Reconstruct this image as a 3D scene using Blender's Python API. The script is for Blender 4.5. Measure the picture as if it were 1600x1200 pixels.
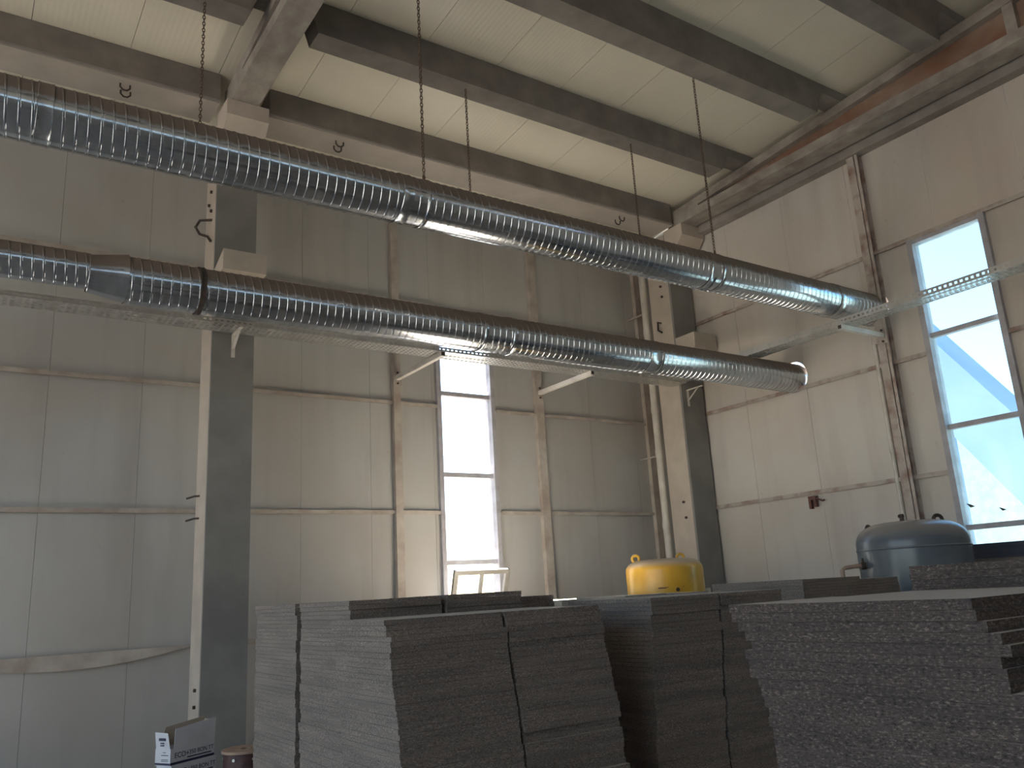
import bpy, bmesh, math, random
from mathutils import Vector, Matrix

random.seed(11)
for o in list(bpy.data.objects):
    bpy.data.objects.remove(o)
scene = bpy.context.scene
COL = scene.collection
EYE = 1.6                       # camera height; heights below are given above the floor

# ------------------------------------------------------------------ camera
cam_d = bpy.data.cameras.new('camera')
cam_d.sensor_width = 36.0
cam_d.lens = 1298.3 / 1600 * 36.0
cam_d.clip_end = 500
cam = bpy.data.objects.new('camera', cam_d)
COL.objects.link(cam)
yaw, pitch, roll = 0.603756, 0.246678, -0.057618
Fv = Vector((math.sin(yaw) * math.cos(pitch), math.cos(yaw) * math.cos(pitch), math.sin(pitch)))
R0 = Vector((math.cos(yaw), -math.sin(yaw), 0))
U0 = R0.cross(Fv)
Rv = math.cos(roll) * R0 + math.sin(roll) * U0
Uv = -math.sin(roll) * R0 + math.cos(roll) * U0
mw = Matrix.Identity(4)
for i in range(3):
    mw[i][0], mw[i][1], mw[i][2] = Rv[i], Uv[i], -Fv[i]
mw[2][3] = EYE
cam.matrix_world = mw
scene.camera = cam

# ------------------------------------------------------------------ light
SUN_TO = Vector((0.12, 0.60, 0.79)).normalized()
world = bpy.data.worlds.new('world')
scene.world = world
world.use_nodes = True
wn = world.node_tree
bg = wn.nodes['Background']
sky = wn.nodes.new('ShaderNodeTexSky')
sky.sky_type = 'NISHITA'
sky.sun_disc = False
sky.sun_elevation = math.asin(SUN_TO.z)
sky.sun_rotation = math.atan2(SUN_TO.x, SUN_TO.y)
sky.dust_density = 0.8
sky.air_density = 1.0
wn.links.new(sky.outputs[0], bg.inputs[0])
bg.inputs[1].default_value = 0.50

sun_d = bpy.data.lights.new('sun', 'SUN')
sun_d.energy = 105.0
sun_d.angle = 0.009
sun_d.color = (1.0, 0.94, 0.85)
sun = bpy.data.objects.new('sun', sun_d)
COL.objects.link(sun)
sun.rotation_euler = SUN_TO.to_track_quat('Z', 'Y').to_euler()
sun.location = (0, 0, 30)

vs = scene.view_settings
vs.view_transform = 'Standard'
vs.look = 'None'
vs.gamma = 1.0
vs.use_curve_mapping = False
vs.exposure = 0.1
scene.cycles.use_denoising = True
scene.cycles.max_bounces = 12
scene.cycles.diffuse_bounces = 8
scene.cycles.glossy_bounces = 4
scene.cycles.transparent_max_bounces = 16
scene.cycles.sample_clamp_indirect = 12.0


def portal(name, loc, rot, sx, sy):
    d = bpy.data.lights.new(name, 'AREA')
    d.shape = 'RECTANGLE'
    d.size, d.size_y = sx, sy
    d.cycles.is_portal = True
    o = bpy.data.objects.new(name, d)
    COL.objects.link(o)
    o.location = loc
    o.rotation_euler = rot


XL, XW = -10.0, 9.95            # inner faces of the left and right gable walls
YW, YR = 10.0, -9.0             # inner faces of the far and rear long walls
ADDED_WINDOW = (-1.57, -0.67, 1.4, 4.6)  # window added left of the frame to let in daylight: x0, x1, z0, z1

ADDED_BAY = (-7.5, 9.6, 0.0, 6.2)      # open bay added in the unseen left wall to light the hall: y0, y1, z0, z1


def roof_z(y):
    return EYE + 6.03 + 0.07 * (8.58 - abs(y))


portal('added_bay_daylight', (XL - 0.14, (ADDED_BAY[0] + ADDED_BAY[1]) / 2, (ADDED_BAY[2] + ADDED_BAY[3]) / 2), (0, -math.pi / 2, 0), ADDED_BAY[3] - ADDED_BAY[2], ADDED_BAY[1] - ADDED_BAY[0])
portal('added_window_daylight', ((ADDED_WINDOW[0] + ADDED_WINDOW[1]) / 2, YW + 0.14, (ADDED_WINDOW[2] + ADDED_WINDOW[3]) / 2), (-math.pi / 2, 0, 0), ADDED_WINDOW[1] - ADDED_WINDOW[0], ADDED_WINDOW[3] - ADDED_WINDOW[2])
for xa, xb in ((-9.6, -5.1), (-4.7, 2.1), (2.6, 9.3)):
    portal('added_rear_daylight', ((xa + xb) / 2, YR - 0.14, 6.78), (math.pi / 2, 0, 0), xb - xa, 0.65)
portal('far_window_daylight', (6.05, YW + 0.14, 3.2), (-math.pi / 2, 0, 0), 0.95, 5.0)
portal('right_window_daylight', (XW + 0.14, 4.79, 3.2), (0, math.pi / 2, 0), 5.0, 0.97)


# ------------------------------------------------------------------ materials
MATS = {}


def new_mat(name):
    m = bpy.data.materials.new(name)
    m.use_nodes = True
    MATS[name] = m
    nt = m.node_tree
    return m, nt, nt.nodes['Principled BSDF']


def noise(nt, scale, detail=4, stretch=(1, 1, 1), rough=0.55):
    g = nt.nodes.new('ShaderNodeNewGeometry')
    mp = nt.nodes.new('ShaderNodeMapping')
    mp.inputs['Scale'].default_value = stretch
    nt.links.new(g.outputs['Position'], mp.inputs[0])
    n = nt.nodes.new('ShaderNodeTexNoise')
    n.inputs['Scale'].default_value = scale
    n.inputs['Detail'].default_value = detail
    n.inputs['Roughness'].default_value = rough
    nt.links.new(mp.outputs[0], n.inputs['Vector'])
    return n.outputs['Fac']


def ramp(nt, fac, stops):
    r = nt.nodes.new('ShaderNodeValToRGB')
    el = r.color_ramp.elements
    while len(el) < len(stops):
        el.new(0.5)
    for e, (p, c) in zip(el, stops):
        e.position = p
        e.color = (*c, 1) if len(c) == 3 else c
    nt.links.new(fac, r.inputs[0])
    return r.outputs[0]


def mixc(nt, fac, a, b, mode='MIX'):
    m = nt.nodes.new('ShaderNodeMix')
    m.data_type = 'RGBA'
    m.blend_type = mode
    for k, v in ((0, fac), (6, a), (7, b)):
        if hasattr(v, 'links') or isinstance(v, bpy.types.NodeSocket):
            nt.links.new(v, m.inputs[k])
        else:
            m.inputs[k].default_value = v if k == 0 else (*v, 1)
    return m.outputs[2]


def bump(nt, bsdf, h, strength, dist=0.01):
    b = nt.nodes.new('ShaderNodeBump')
    b.inputs['Strength'].default_value = strength
    b.inputs['Distance'].default_value = dist
    nt.links.new(h, b.inputs['Height'])
    nt.links.new(b.outputs[0], bsdf.inputs['Normal'])


def simple(name, c1, c2=None, scale=6, rough=0.6, metal=0.0, bmp=0.0, bscale=40, stretch=(1, 1, 1), lo=0.35, hi=0.65, spec=0.5):
    m, nt, b = new_mat(name)
    c2 = c2 or tuple(x * 0.8 for x in c1)
    nt.links.new(ramp(nt, noise(nt, scale, 5, stretch), [(lo, c1), (hi, c2)]), b.inputs['Base Color'])
    b.inputs['Roughness'].default_value = rough
    b.inputs['Metallic'].default_value = metal
    b.inputs['Specular IOR Level'].default_value = spec
    if bmp:
        bump(nt, b, noise(nt, bscale, 4, stretch), bmp)
    return m


def wall_mat(name, base, dust, soot, rough=0.5):
    m, nt, b = new_mat(name)
    big = ramp(nt, noise(nt, 0.55, 5), [(0.38, (0, 0, 0)), (0.68, (0.75, 0.75, 0.75))])
    c = mixc(nt, big, base, dust)
    streak = ramp(nt, noise(nt, 2.2, 5, (1, 1, 0.12)), [(0.5, (0, 0, 0)), (0.78, (0.5, 0.5, 0.5))])
    c = mixc(nt, streak, c, soot)
    spots = ramp(nt, noise(nt, 14, 3), [(0.70, (0, 0, 0)), (0.76, (0.5, 0.5, 0.5))])
    c = mixc(nt, spots, c, soot)
    nt.links.new(c, b.inputs['Base Color'])
    b.inputs['Roughness'].default_value = rough
    bump(nt, b, noise(nt, 1.3, 2, (1, 1, 0.3)), 0.25, 0.03)
    return m


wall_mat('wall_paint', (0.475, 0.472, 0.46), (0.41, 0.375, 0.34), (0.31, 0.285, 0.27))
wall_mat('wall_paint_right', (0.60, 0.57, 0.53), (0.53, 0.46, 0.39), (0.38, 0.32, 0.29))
simple('wall_core', (0.30, 0.28, 0.26), rough=0.8)
simple('joint_dark', (0.12, 0.11, 0.10), rough=0.9)
simple('floor_concrete', (0.40, 0.375, 0.34), (0.31, 0.29, 0.26), 1.2, 0.7, bmp=0.15, bscale=12)
simple('ground_sand', (0.085, 0.08, 0.074), (0.068, 0.064, 0.06), 0.6, 0.9)
simple('beam_concrete', (0.34, 0.315, 0.29), (0.22, 0.20, 0.185), 2.6, 0.8, bmp=0.25, bscale=30, hi=0.72)
simple('column_lit_cream', (0.58, 0.51, 0.44), (0.48, 0.42, 0.36), 2.5, 0.7, bmp=0.1, bscale=25)  # sides paler than the front: light from the left painted in
simple('column_concrete', (0.27, 0.262, 0.25), (0.21, 0.203, 0.195), 1.8, 0.75, bmp=0.2, bscale=25)
simple('soffit_lit', (0.50, 0.455, 0.40), (0.42, 0.38, 0.335), 2.0, 0.8)  # paler than the beam: light from below put into the colour
simple('purlin_concrete', (0.26, 0.235, 0.212), (0.19, 0.17, 0.155), 3.0, 0.85, bmp=0.3, bscale=30)

# rusty painted roof girder
m, nt, b = new_mat('girder_paint')
c = ramp(nt, noise(nt, 1.1, 5, (1, 0.6, 1)), [(0.30, (0.34, 0.27, 0.21)), (0.52, (0.27, 0.13, 0.08))])
c = mixc(nt, ramp(nt, noise(nt, 9, 5), [(0.45, (0, 0, 0)), (0.75, (0.5, 0.5, 0.5))]), c, (0.20, 0.14, 0.11))
nt.links.new(c, b.inputs['Base Color'])
b.inputs['Roughness'].default_value = 0.75
simple('girder_flange', (0.38, 0.35, 0.31), (0.24, 0.21, 0.19), 5, 0.8, bmp=0.35, bscale=35, stretch=(1, 0.7, 1), hi=0.7)

# ceiling sheet with fine ribs running down the slope
m, nt, b = new_mat('ceiling_sheet')
c = ramp(nt, noise(nt, 0.7, 4), [(0.35, (0.80, 0.755, 0.63)), (0.7, (0.72, 0.67, 0.56))])
c = mixc(nt, ramp(nt, noise(nt, 22, 2), [(0.74, (0, 0, 0)), (0.78, (0.4, 0.4, 0.4))]), c, (0.25, 0.22, 0.18))
nt.links.new(c, b.inputs['Base Color'])
b.inputs['Roughness'].default_value = 0.33
g = nt.nodes.new('ShaderNodeNewGeometry')
wv = nt.nodes.new('ShaderNodeTexWave')
wv.wave_type = 'BANDS'
wv.bands_direction = 'X'
wv.inputs['Scale'].default_value = 5.5
nt.links.new(g.outputs['Position'], wv.inputs['Vector'])
bump(nt, b, wv.outputs['Fac'], 0.22, 0.004)


# galvanised spiral duct, dust lying on its upper side
def duct_mat(name, dust_lo, dust_hi):
    m, nt, b = new_mat(name)
    g = nt.nodes.new('ShaderNodeNewGeometry')
    sx = nt.nodes.new('ShaderNodeSeparateXYZ')
    nt.links.new(g.outputs['Normal'], sx.inputs[0])
    w = nt.nodes.new('ShaderNodeMath')
    w.operation = 'MULTIPLY_ADD'
    nt.links.new(noise(nt, 9, 4), w.inputs[0])
    w.inputs[1].default_value = 0.35
    nt.links.new(sx.outputs['Z'], w.inputs[2])
    dust = ramp(nt, w.outputs[0], [(dust_lo, (0, 0, 0)), (dust_hi, (1, 1, 1))])
    zinc = ramp(nt, noise(nt, 7, 5, (2.5, 1, 1)), [(0.3, (0.62, 0.65, 0.68)), (0.7, (0.46, 0.49, 0.53))])
    nt.links.new(mixc(nt, dust, zinc, (0.20, 0.155, 0.125)), b.inputs['Base Color'])
    inv = nt.nodes.new('ShaderNodeMapRange')
    nt.links.new(dust, inv.inputs[0])
    inv.inputs[3].default_value = 0.95
    inv.inputs[4].default_value = 0.0
    nt.links.new(inv.outputs[0], b.inputs['Metallic'])
    rr = nt.nodes.new('ShaderNodeMapRange')
    nt.links.new(dust, rr.inputs[0])
    rr.inputs[3].default_value = 0.17
    rr.inputs[4].default_value = 0.85
    nt.links.new(rr.outputs[0], b.inputs['Roughness'])
    bump(nt, b, noise(nt, 30, 3), 0.06, 0.004)
    return m


duct_mat('duct_zinc', 0.16, 0.34)
simple('galvanised', (0.60, 0.60, 0.58), (0.48, 0.47, 0.45), 8, 0.42, 0.75)
simple('white_steel', (0.72, 0.69, 0.64), (0.58, 0.53, 0.48), 5, 0.45)
simple('rail_paint', (0.50, 0.46, 0.41), (0.36, 0.30, 0.26), 4, 0.55)
simple('rail_rusty', (0.46, 0.41, 0.37), (0.24, 0.14, 0.11), 5, 0.65, lo=0.45, hi=0.7)
simple('window_paint', (0.46, 0.46, 0.50), (0.36, 0.34, 0.36), 6, 0.5)
simple('white_frame', (0.30, 0.29, 0.27), (0.25, 0.24, 0.22), 8, 0.45)
simple('pvc_pipe', (0.70, 0.66, 0.60), (0.58, 0.53, 0.47), 4, 0.45)
simple('chain_iron', (0.10, 0.085, 0.07), (0.20, 0.13, 0.09), 30, 0.6, 0.5)
simple('black_iron', (0.035, 0.03, 0.028), (0.07, 0.045, 0.035), 20, 0.6)
simple('rust_red', (0.18, 0.075, 0.06), (0.10, 0.05, 0.045), 20, 0.75)
simple('copper_pipe', (0.50, 0.34, 0.25), (0.40, 0.30, 0.24), 9, 0.5, 0.3)
simple('carton_white', (0.68, 0.70, 0.76), (0.60, 0.62, 0.68), 6, 0.6)
simple('carton_inside', (0.56, 0.48, 0.38), rough=0.8)
simple('ink_blue', (0.03, 0.035, 0.09), rough=0.6)
simple('reel_card', (0.42, 0.30, 0.22), (0.34, 0.24, 0.18), 10, 0.8)
simple('reel_wound', (0.06, 0.03, 0.03), (0.10, 0.045, 0.04), 30, 0.6)
simple('dark_panel', (0.05, 0.055, 0.085), (0.07, 0.075, 0.10), 3, 0.4)
simple('conveyor_paint', (0.38, 0.47, 0.62), (0.33, 0.42, 0.57), 1, 0.6)
simple('outer_wall', (0.72, 0.74, 0.76), rough=0.8)
simple('leaf_dry', (0.05, 0.05, 0.045), (0.10, 0.09, 0.07), 30, 0.8)

# tanks
m = simple('tank_yellow', (0.78, 0.46, 0.055), (0.68, 0.37, 0.04), 4, 0.28)
nt, b = m.node_tree, m.node_tree.nodes['Principled BSDF']
g = nt.nodes.new('ShaderNodeNewGeometry')
sx = nt.nodes.new('ShaderNodeSeparateXYZ')
nt.links.new(g.outputs['Normal'], sx.inputs[0])
old = b.inputs['Base Color'].links[0].from_socket
dust = ramp(nt, sx.outputs['Z'], [(0.25, (0, 0, 0)), (0.8, (0.85, 0.85, 0.85))])
nt.links.new(mixc(nt, dust, old, (0.52, 0.43, 0.34)), b.inputs['Base Color'])
m = simple('tank_grey', (0.125, 0.15, 0.175), (0.10, 0.12, 0.145), 3, 0.26)
nt, b = m.node_tree, m.node_tree.nodes['Principled BSDF']
g = nt.nodes.new('ShaderNodeNewGeometry')
sx = nt.nodes.new('ShaderNodeSeparateXYZ')
nt.links.new(g.outputs['Normal'], sx.inputs[0])
old = b.inputs['Base Color'].links[0].from_socket
dust = ramp(nt, sx.outputs['Z'], [(0.2, (0, 0, 0)), (0.85, (0.7, 0.7, 0.7))])
nt.links.new(mixc(nt, dust, old, (0.36, 0.32, 0.29)), b.inputs['Base Color'])


# chipboard: pale chips in a grey-brown ground, upward faces painted paler for grazing sheen
def board_mat(name, ground, chip, dark, face, sc=110):
    m, nt, b = new_mat(name)
    f = noise(nt, sc, 3, (1, 1, 2.4), 0.75)
    c = ramp(nt, f, [(0.36, dark), (0.46, ground), (0.55, ground), (0.66, chip)])
    layer = ramp(nt, noise(nt, 1.0, 2, (2, 2, 24)), [(0.3, (0.78, 0.78, 0.78)), (0.7, (1.15, 1.13, 1.1))])
    c = mixc(nt, 1.0, c, layer, 'MULTIPLY')
    g = nt.nodes.new('ShaderNodeNewGeometry')
    sx = nt.nodes.new('ShaderNodeSeparateXYZ')
    nt.links.new(g.outputs['Normal'], sx.inputs[0])
    top = ramp(nt, sx.outputs['Z'], [(0.5, (0, 0, 0)), (0.8, (1, 1, 1))])
    nt.links.new(mixc(nt, top, c, face), b.inputs['Base Color'])
    b.inputs['Roughness'].default_value = 0.75
    bump(nt, b, f, 0.3, 0.002)
    return m


board_mat('bounce_laminate', (0.36, 0.33, 0.30), (0.5, 0.46, 0.4), (0.2, 0.18, 0.16), (0.80, 0.74, 0.64))  # for boards added to bounce the sun, upper faces kept pale
board_mat('chipboard', (0.198, 0.170, 0.152), (0.44, 0.385, 0.335), (0.062, 0.052, 0.045), (0.45, 0.44, 0.42))
board_mat('chipboard_brown_dim', (0.075, 0.058, 0.052), (0.24, 0.195, 0.165), (0.018, 0.014, 0.012), (0.48, 0.46, 0.44), 80)  # darker brown, partly standing in for weaker light on these stacks

# glass: mostly clear, a little dusty, mirror-like at grazing angles
def glass_mat(name, tint):
    m, nt, b = new_mat(name)
    nt.nodes.remove(b)
    out = nt.nodes['Material Output']
    tr = nt.nodes.new('ShaderNodeBsdfTransparent')
    tr.inputs[0].default_value = (*tint, 1)
    df = nt.nodes.new('ShaderNodeBsdfDiffuse')
    df.inputs[0].default_value = (0.7, 0.72, 0.72, 1)
    gl = nt.nodes.new('ShaderNodeBsdfGlossy')
    gl.inputs['Roughness'].default_value = 0.05
    m1 = nt.nodes.new('ShaderNodeMixShader')
    m1.inputs[0].default_value = 0.03
    nt.links.new(tr.outputs[0], m1.inputs[1])
    nt.links.new(df.outputs[0], m1.inputs[2])
    lw = nt.nodes.new('ShaderNodeLayerWeight')
    lw.inputs[0].default_value = 0.5
    pw = nt.nodes.new('ShaderNodeMath')
    pw.operation = 'POWER'
    nt.links.new(lw.outputs['Facing'], pw.inputs[0])
    pw.inputs[1].default_value = 5.0
    fr = nt.nodes.new('ShaderNodeMath')
    fr.operation = 'MULTIPLY_ADD'
    nt.links.new(pw.outputs[0], fr.inputs[0])
    fr.inputs[1].default_value = 0.8
    fr.inputs[2].default_value = 0.03
    m2 = nt.nodes.new('ShaderNodeMixShader')
    nt.links.new(fr.outputs[0], m2.inputs[0])
    nt.links.new(m1.outputs[0], m2.inputs[1])
    nt.links.new(gl.outputs[0], m2.inputs[2])
    nt.links.new(m2.outputs[0], out.inputs[0])


glass_mat('pane_glass', (0.965, 0.965, 0.965))
glass_mat('pane_glass_sky_tint', (0.79, 0.955, 0.99))  # right panes tinted to put the sky's cyan into the glass


# ------------------------------------------------------------------ mesh helpers
class MB:
    def __init__(self):
        self.v, self.f = [], []

    def add(self, vs, fs):
        o = len(self.v)
        self.v += [tuple(p) for p in vs]
        self.f += [tuple(i + o for i in q) for q in fs]
        return self

    def box(self, x0, x1, y0, y1, z0, z1):
        return self.hexa([(x0, y0, z0), (x1, y0, z0), (x1, y1, z0), (x0, y1, z0), (x0, y0, z1), (x1, y0, z1), (x1, y1, z1), (x0, y1, z1)])

    def hexa(self, p):
        return self.add(p, [(3, 2, 1, 0), (4, 5, 6, 7), (0, 1, 5, 4), (1, 2, 6, 5), (2, 3, 7, 6), (3, 0, 4, 7)])

    def bar(self, a, b, w, h, up=(0, 0, 1)):
        a, b = Vector(a), Vector(b)
        d = (b - a).normalized()
        s = d.cross(Vector(up)).normalized() * (w / 2)
        u = s.cross(d).normalized() * (h / 2)
        return self.hexa([a - s - u, a + s - u, b + s - u, b - s - u, a - s + u, a + s + u, b + s + u, b - s + u])

    def prism_x(self, prof, x0, x1):        # prof: (y, z) polygon
        n = len(prof)
        return self.add([(x0, y, z) for y, z in prof] + [(x1, y, z) for y, z in prof],
                        [tuple(range(n - 1, -1, -1)), tuple(range(n, 2 * n))] + [(i, (i + 1) % n, n + (i + 1) % n, n + i) for i in range(n)])

    def prism_y(self, prof, y0, y1):        # prof: (x, z) polygon
        n = len(prof)
        return self.add([(x, y0, z) for x, z in prof] + [(x, y1, z) for x, z in prof],
                        [tuple(range(n)), tuple(range(2 * n - 1, n - 1, -1))] + [(i, n + i, n + (i + 1) % n, (i + 1) % n) for i in range(n)])

    def tube(self, pts, r, n=12, cap=True, closed=False):
        pts = [Vector(p) for p in pts]
        rings = []
        N = len(pts)
        prev = None
        for i, p in enumerate(pts):
            if closed:
                d = pts[(i + 1) % N] - pts[i - 1]
            else:
                d = pts[min(i + 1, N - 1)] - pts[max(i - 1, 0)]
            d.normalize()
            ref = prev if prev is not None else (Vector((0, 0, 1)) if abs(d.z) < 0.9 else Vector((1, 0, 0)))
            s = d.cross(ref)
            if s.length < 1e-6:
                s = d.cross(Vector((0, 1, 0)))
            s.normalize()
            u = s.cross(d).normalized()
            prev = u
            rr = r[i] if isinstance(r, (list, tuple)) else r
            rings.append([p + (s * math.cos(t) + u * math.sin(t)) * rr for t in [2 * math.pi * k / n for k in range(n)]])
        vs = [q for ring in rings for q in ring]
        fs = []
        M = N if closed else N - 1
        for i in range(M):
            j = (i + 1) % N
            for k in range(n):
                k2 = (k + 1) % n
                fs.append((i * n + k, i * n + k2, j * n + k2, j * n + k))
        if cap and not closed:
            fs.append(tuple(range(n - 1, -1, -1)))
            fs.append(tuple(range((N - 1) * n, N * n)))
        return self.add(vs, fs)

    def lathe(self, prof, c, n=48):         # prof: (r, z) from bottom to top, about a vertical axis
        vs, fs = [], []
        for r, z in prof:
            vs += [(c[0] + r * math.cos(2 * math.pi * k / n), c[1] + r * math.sin(2 * math.pi * k / n), c[2] + z) for k in range(n)]
        for i in range(len(prof) - 1):
            for k in range(n):
                k2 = (k + 1) % n
                fs.append((i * n + k, i * n + k2, (i + 1) * n + k2, (i + 1) * n + k))
        fs.append(tuple(range(n - 1, -1, -1)))
        fs.append(tuple(range((len(prof) - 1) * n, len(prof) * n)))
        return self.add(vs, fs)

    def mesh(self, name, mat, smooth=None):
        me = bpy.data.meshes.new(name)
        me.from_pydata(self.v, [], self.f)
        me.materials.append(MATS[mat])
        bm = bmesh.new()
        bm.from_mesh(me)
        bmesh.ops.recalc_face_normals(bm, faces=bm.faces)
        bm.to_mesh(me)
        bm.free()
        if smooth is not None:
            me.shade_smooth()
            me.set_sharp_from_angle(angle=math.radians(smooth))
        me.update()
        return me

    def build(self, name, mat, parent=None, smooth=None):
        if parent is None:                   # origin at the base of the thing
            xs = [p[0] for p in self.v]
            ys = [p[1] for p in self.v]
            c = Vector(((min(xs) + max(xs)) / 2, (min(ys) + max(ys)) / 2, min(p[2] for p in self.v)))
        else:
            c = Vector(parent.get('origin', (0, 0, 0)))
        self.v = [tuple(Vector(p) - c) for p in self.v]
        o = bpy.data.objects.new(name, self.mesh(name, mat, smooth))
        COL.objects.link(o)
        if parent is None:
            o.location = c
            ORIG[o.name] = c
        else:
            o.parent = parent
        return o


ORIG = {}


class Local(MB):
    """mesh given in world coordinates, stored relative to its parent"""

    def build(self, name, mat, parent, smooth=None):
        c = parent_origin(parent)
        self.v = [tuple(Vector(p) - c) for p in self.v]
        o = bpy.data.objects.new(name, self.mesh(name, mat, smooth))
        COL.objects.link(o)
        o.parent = parent
        return o


def parent_origin(p):
    c = Vector((0, 0, 0))
    while p is not None:
        c += Vector(p.location)
        p = p.parent
    return c


def tag(o, label, cat, group=None):
    o['label'] = label
    o['category'] = cat
    if group:
        o['group'] = group
    return o


def struct(o):
    o['kind'] = 'structure'
    return o


def empty(name, loc, label=None, cat=None, group=None):
    o = bpy.data.objects.new(name, None)
    o.empty_display_size = 0.2
    COL.objects.link(o)
    o.location = loc
    if label:
        tag(o, label, cat, group)
    return o


def boxes_minus(rect, holes):
    """split a rectangle (u0,u1,v0,v1) around rectangular holes"""
    out = [rect]
    for h in holes:
        nxt = []
        for r in out:
            u0, u1, v0, v1 = r
            a0, a1, b0, b1 = max(u0, h[0]), min(u1, h[1]), max(v0, h[2]), min(v1, h[3])
            if a0 >= a1 or b0 >= b1:
                nxt.append(r)
                continue
            if u0 < a0:
                nxt.append((u0, a0, v0, v1))
            if a1 < u1:
                nxt.append((a1, u1, v0, v1))
            if v0 < b0:
                nxt.append((a0, a1, v0, b0))
            if b1 < v1:
                nxt.append((a0, a1, b1, v1))
        out = nxt
    return out


def cut_round(o, cyls):
    """cut round holes (axis along x) through a mesh object"""
    for (y, z, r) in cyls:
        c = MB()
        c.tube([(XW - 0.6, y, z), (XW + 0.6, y, z)], r, 40)
        me = c.mesh('cutter', 'wall_core')
        co = bpy.data.objects.new('cutter', me)
        COL.objects.link(co)
        md = o.modifiers.new('hole', 'BOOLEAN')
        md.operation = 'DIFFERENCE'
        md.solver = 'EXACT'
        md.object = co
        dg = bpy.context.evaluated_depsgraph_get()
        dg.update()
        nm = bpy.data.meshes.new_from_object(o.evaluated_get(dg))
        o.modifiers.remove(md)
        nm.name = o.data.name
        o.data = nm
        bpy.data.objects.remove(co)


E_ = EYE
# ------------------------------------------------------------------ setting
ground = MB().box(-90, 90, -90, 90, -0.35, -0.06).build('ground', 'ground_sand')
struct(ground)
floor = struct(MB().box(XL, XW + 0.2, YR, YW + 0.2, -0.06, 0.0).build('floor', 'floor_concrete'))

W1 = (5.60, 6.50, 0.80, E_ + 4.09)         # far-wall window opening x0,x1,z0,z1
W2 = (4.33, 5.25, 0.80, E_ + 4.09)         # right-wall window opening y0,y1,z0,z1
DUCT_HI = (5.91, E_ + 3.36, 0.209)         # y, z, r
DUCT_LO = (7.28, E_ + 2.77, 0.205)
HOLES = [(5.900, E_ + 3.375, 0.226), (7.268, E_ + 2.785, 0.224)]
ROOFTOP = 8.6

wall_back = MB()
for (a, b_, c, d) in boxes_minus((XL - 0.2, XW + 0.2, -0.1, roof_z(10) + 0.02), [W1, ADDED_WINDOW]):
    wall_back.box(a, b_, YW + 0.03, YW + 0.13, c, d)
wall_back = struct(wall_back.build('wall_back', 'joint_dark'))

wr = MB()
for (a, b_, c, d) in boxes_minus((YR - 0.2, YW + 0.13, -0.1, ROOFTOP), [W2]):
    wr.box(XW + 0.03, XW + 0.13, a, b_, c, d)
wall_right = struct(wr.build('wall_right', 'joint_dark'))
cut_round(wall_right, HOLES)

wl = MB()
for (a, b_, c, d) in boxes_minus((YR - 0.2, YW + 0.13, -0.1, ROOFTOP), [ADDED_BAY]):
    wl.box(XL - 0.13, XL, a, b_, c, d)
wall_left = struct(wl.build('wall_left', 'wall_core'))
RW = [(-9.6, -5.1, 6.45, 7.1), (-4.7, 2.1, 6.45, 7.1), (2.6, 9.3, 6.45, 7.1)]  # unseen window strip added behind the camera to light the hall
wb = MB()
for (a, b_, c, d) in boxes_minus((XL - 0.13, XW + 0.13, -0.1, roof_z(-9) + 0.05), RW):
    wb.box(a, b_, YR - 0.13, YR, c, d)
wall_rear = struct(wb.build('wall_rear', 'wall_core'))

# far-wall sheets, one object each
seams = [0.79 + 0.945 * k for k in range(-2, 10)] + [XW]
seams = sorted(seams)
holes1 = [W1, ADDED_WINDOW]
first = XL
edges = [XL] + seams
for i in range(len(edges) - 1):
    x0, x1 = edges[i] + 0.0015, edges[i + 1] - 0.0015
    for (a, b_, c, d) in boxes_minus((x0, x1, 0.0, roof_z(10)), holes1):
        if b_ - a < 0.02:
            continue
        Local().box(a, b_, YW, YW + 0.03, c, d).build('wall_sheet', 'wall_paint', wall_back)
# right-wall sheets
seams2 = [YR] + sorted([7.09 + 1.09 * k for k in range(-5, 3)]) + [YW]
for i in range(len(seams2) - 1):
    y0, y1 = seams2[i] + 0.003, seams2[i + 1] - 0.003
    for (a, b_, c, d) in boxes_minus((y0, y1, 0.0, min(roof_z(y0), roof_z(y1)) if y0 > 0 else roof_z(y0)), [W2]):
        if b_ - a < 0.02:
            continue
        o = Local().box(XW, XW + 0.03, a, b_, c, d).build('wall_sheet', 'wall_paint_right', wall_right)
        hs = [h for h in HOLES if h[0] + h[2] > a and h[0] - h[2] < b_ and c < h[1] < d]
        if hs:
            oc = parent_origin(wall_right)
            for h in hs:
                cm = Local().tube([(XW - 0.6, h[0], h[1]), (XW + 0.6, h[0], h[1])], h[2], 40)
                co = bpy.data.objects.new('cutter', cm.mesh('cutter', 'wall_core'))
                COL.objects.link(co)
                md = o.modifiers.new('hole', 'BOOLEAN')
                md.object = co
                md.solver = 'EXACT'
                dg = bpy.context.evaluated_depsgraph_get()
                dg.update()
                nm = bpy.data.meshes.new_from_object(o.evaluated_get(dg))
                o.modifiers.remove(md)
                o.data = nm
                bpy.data.objects.remove(co)

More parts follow.
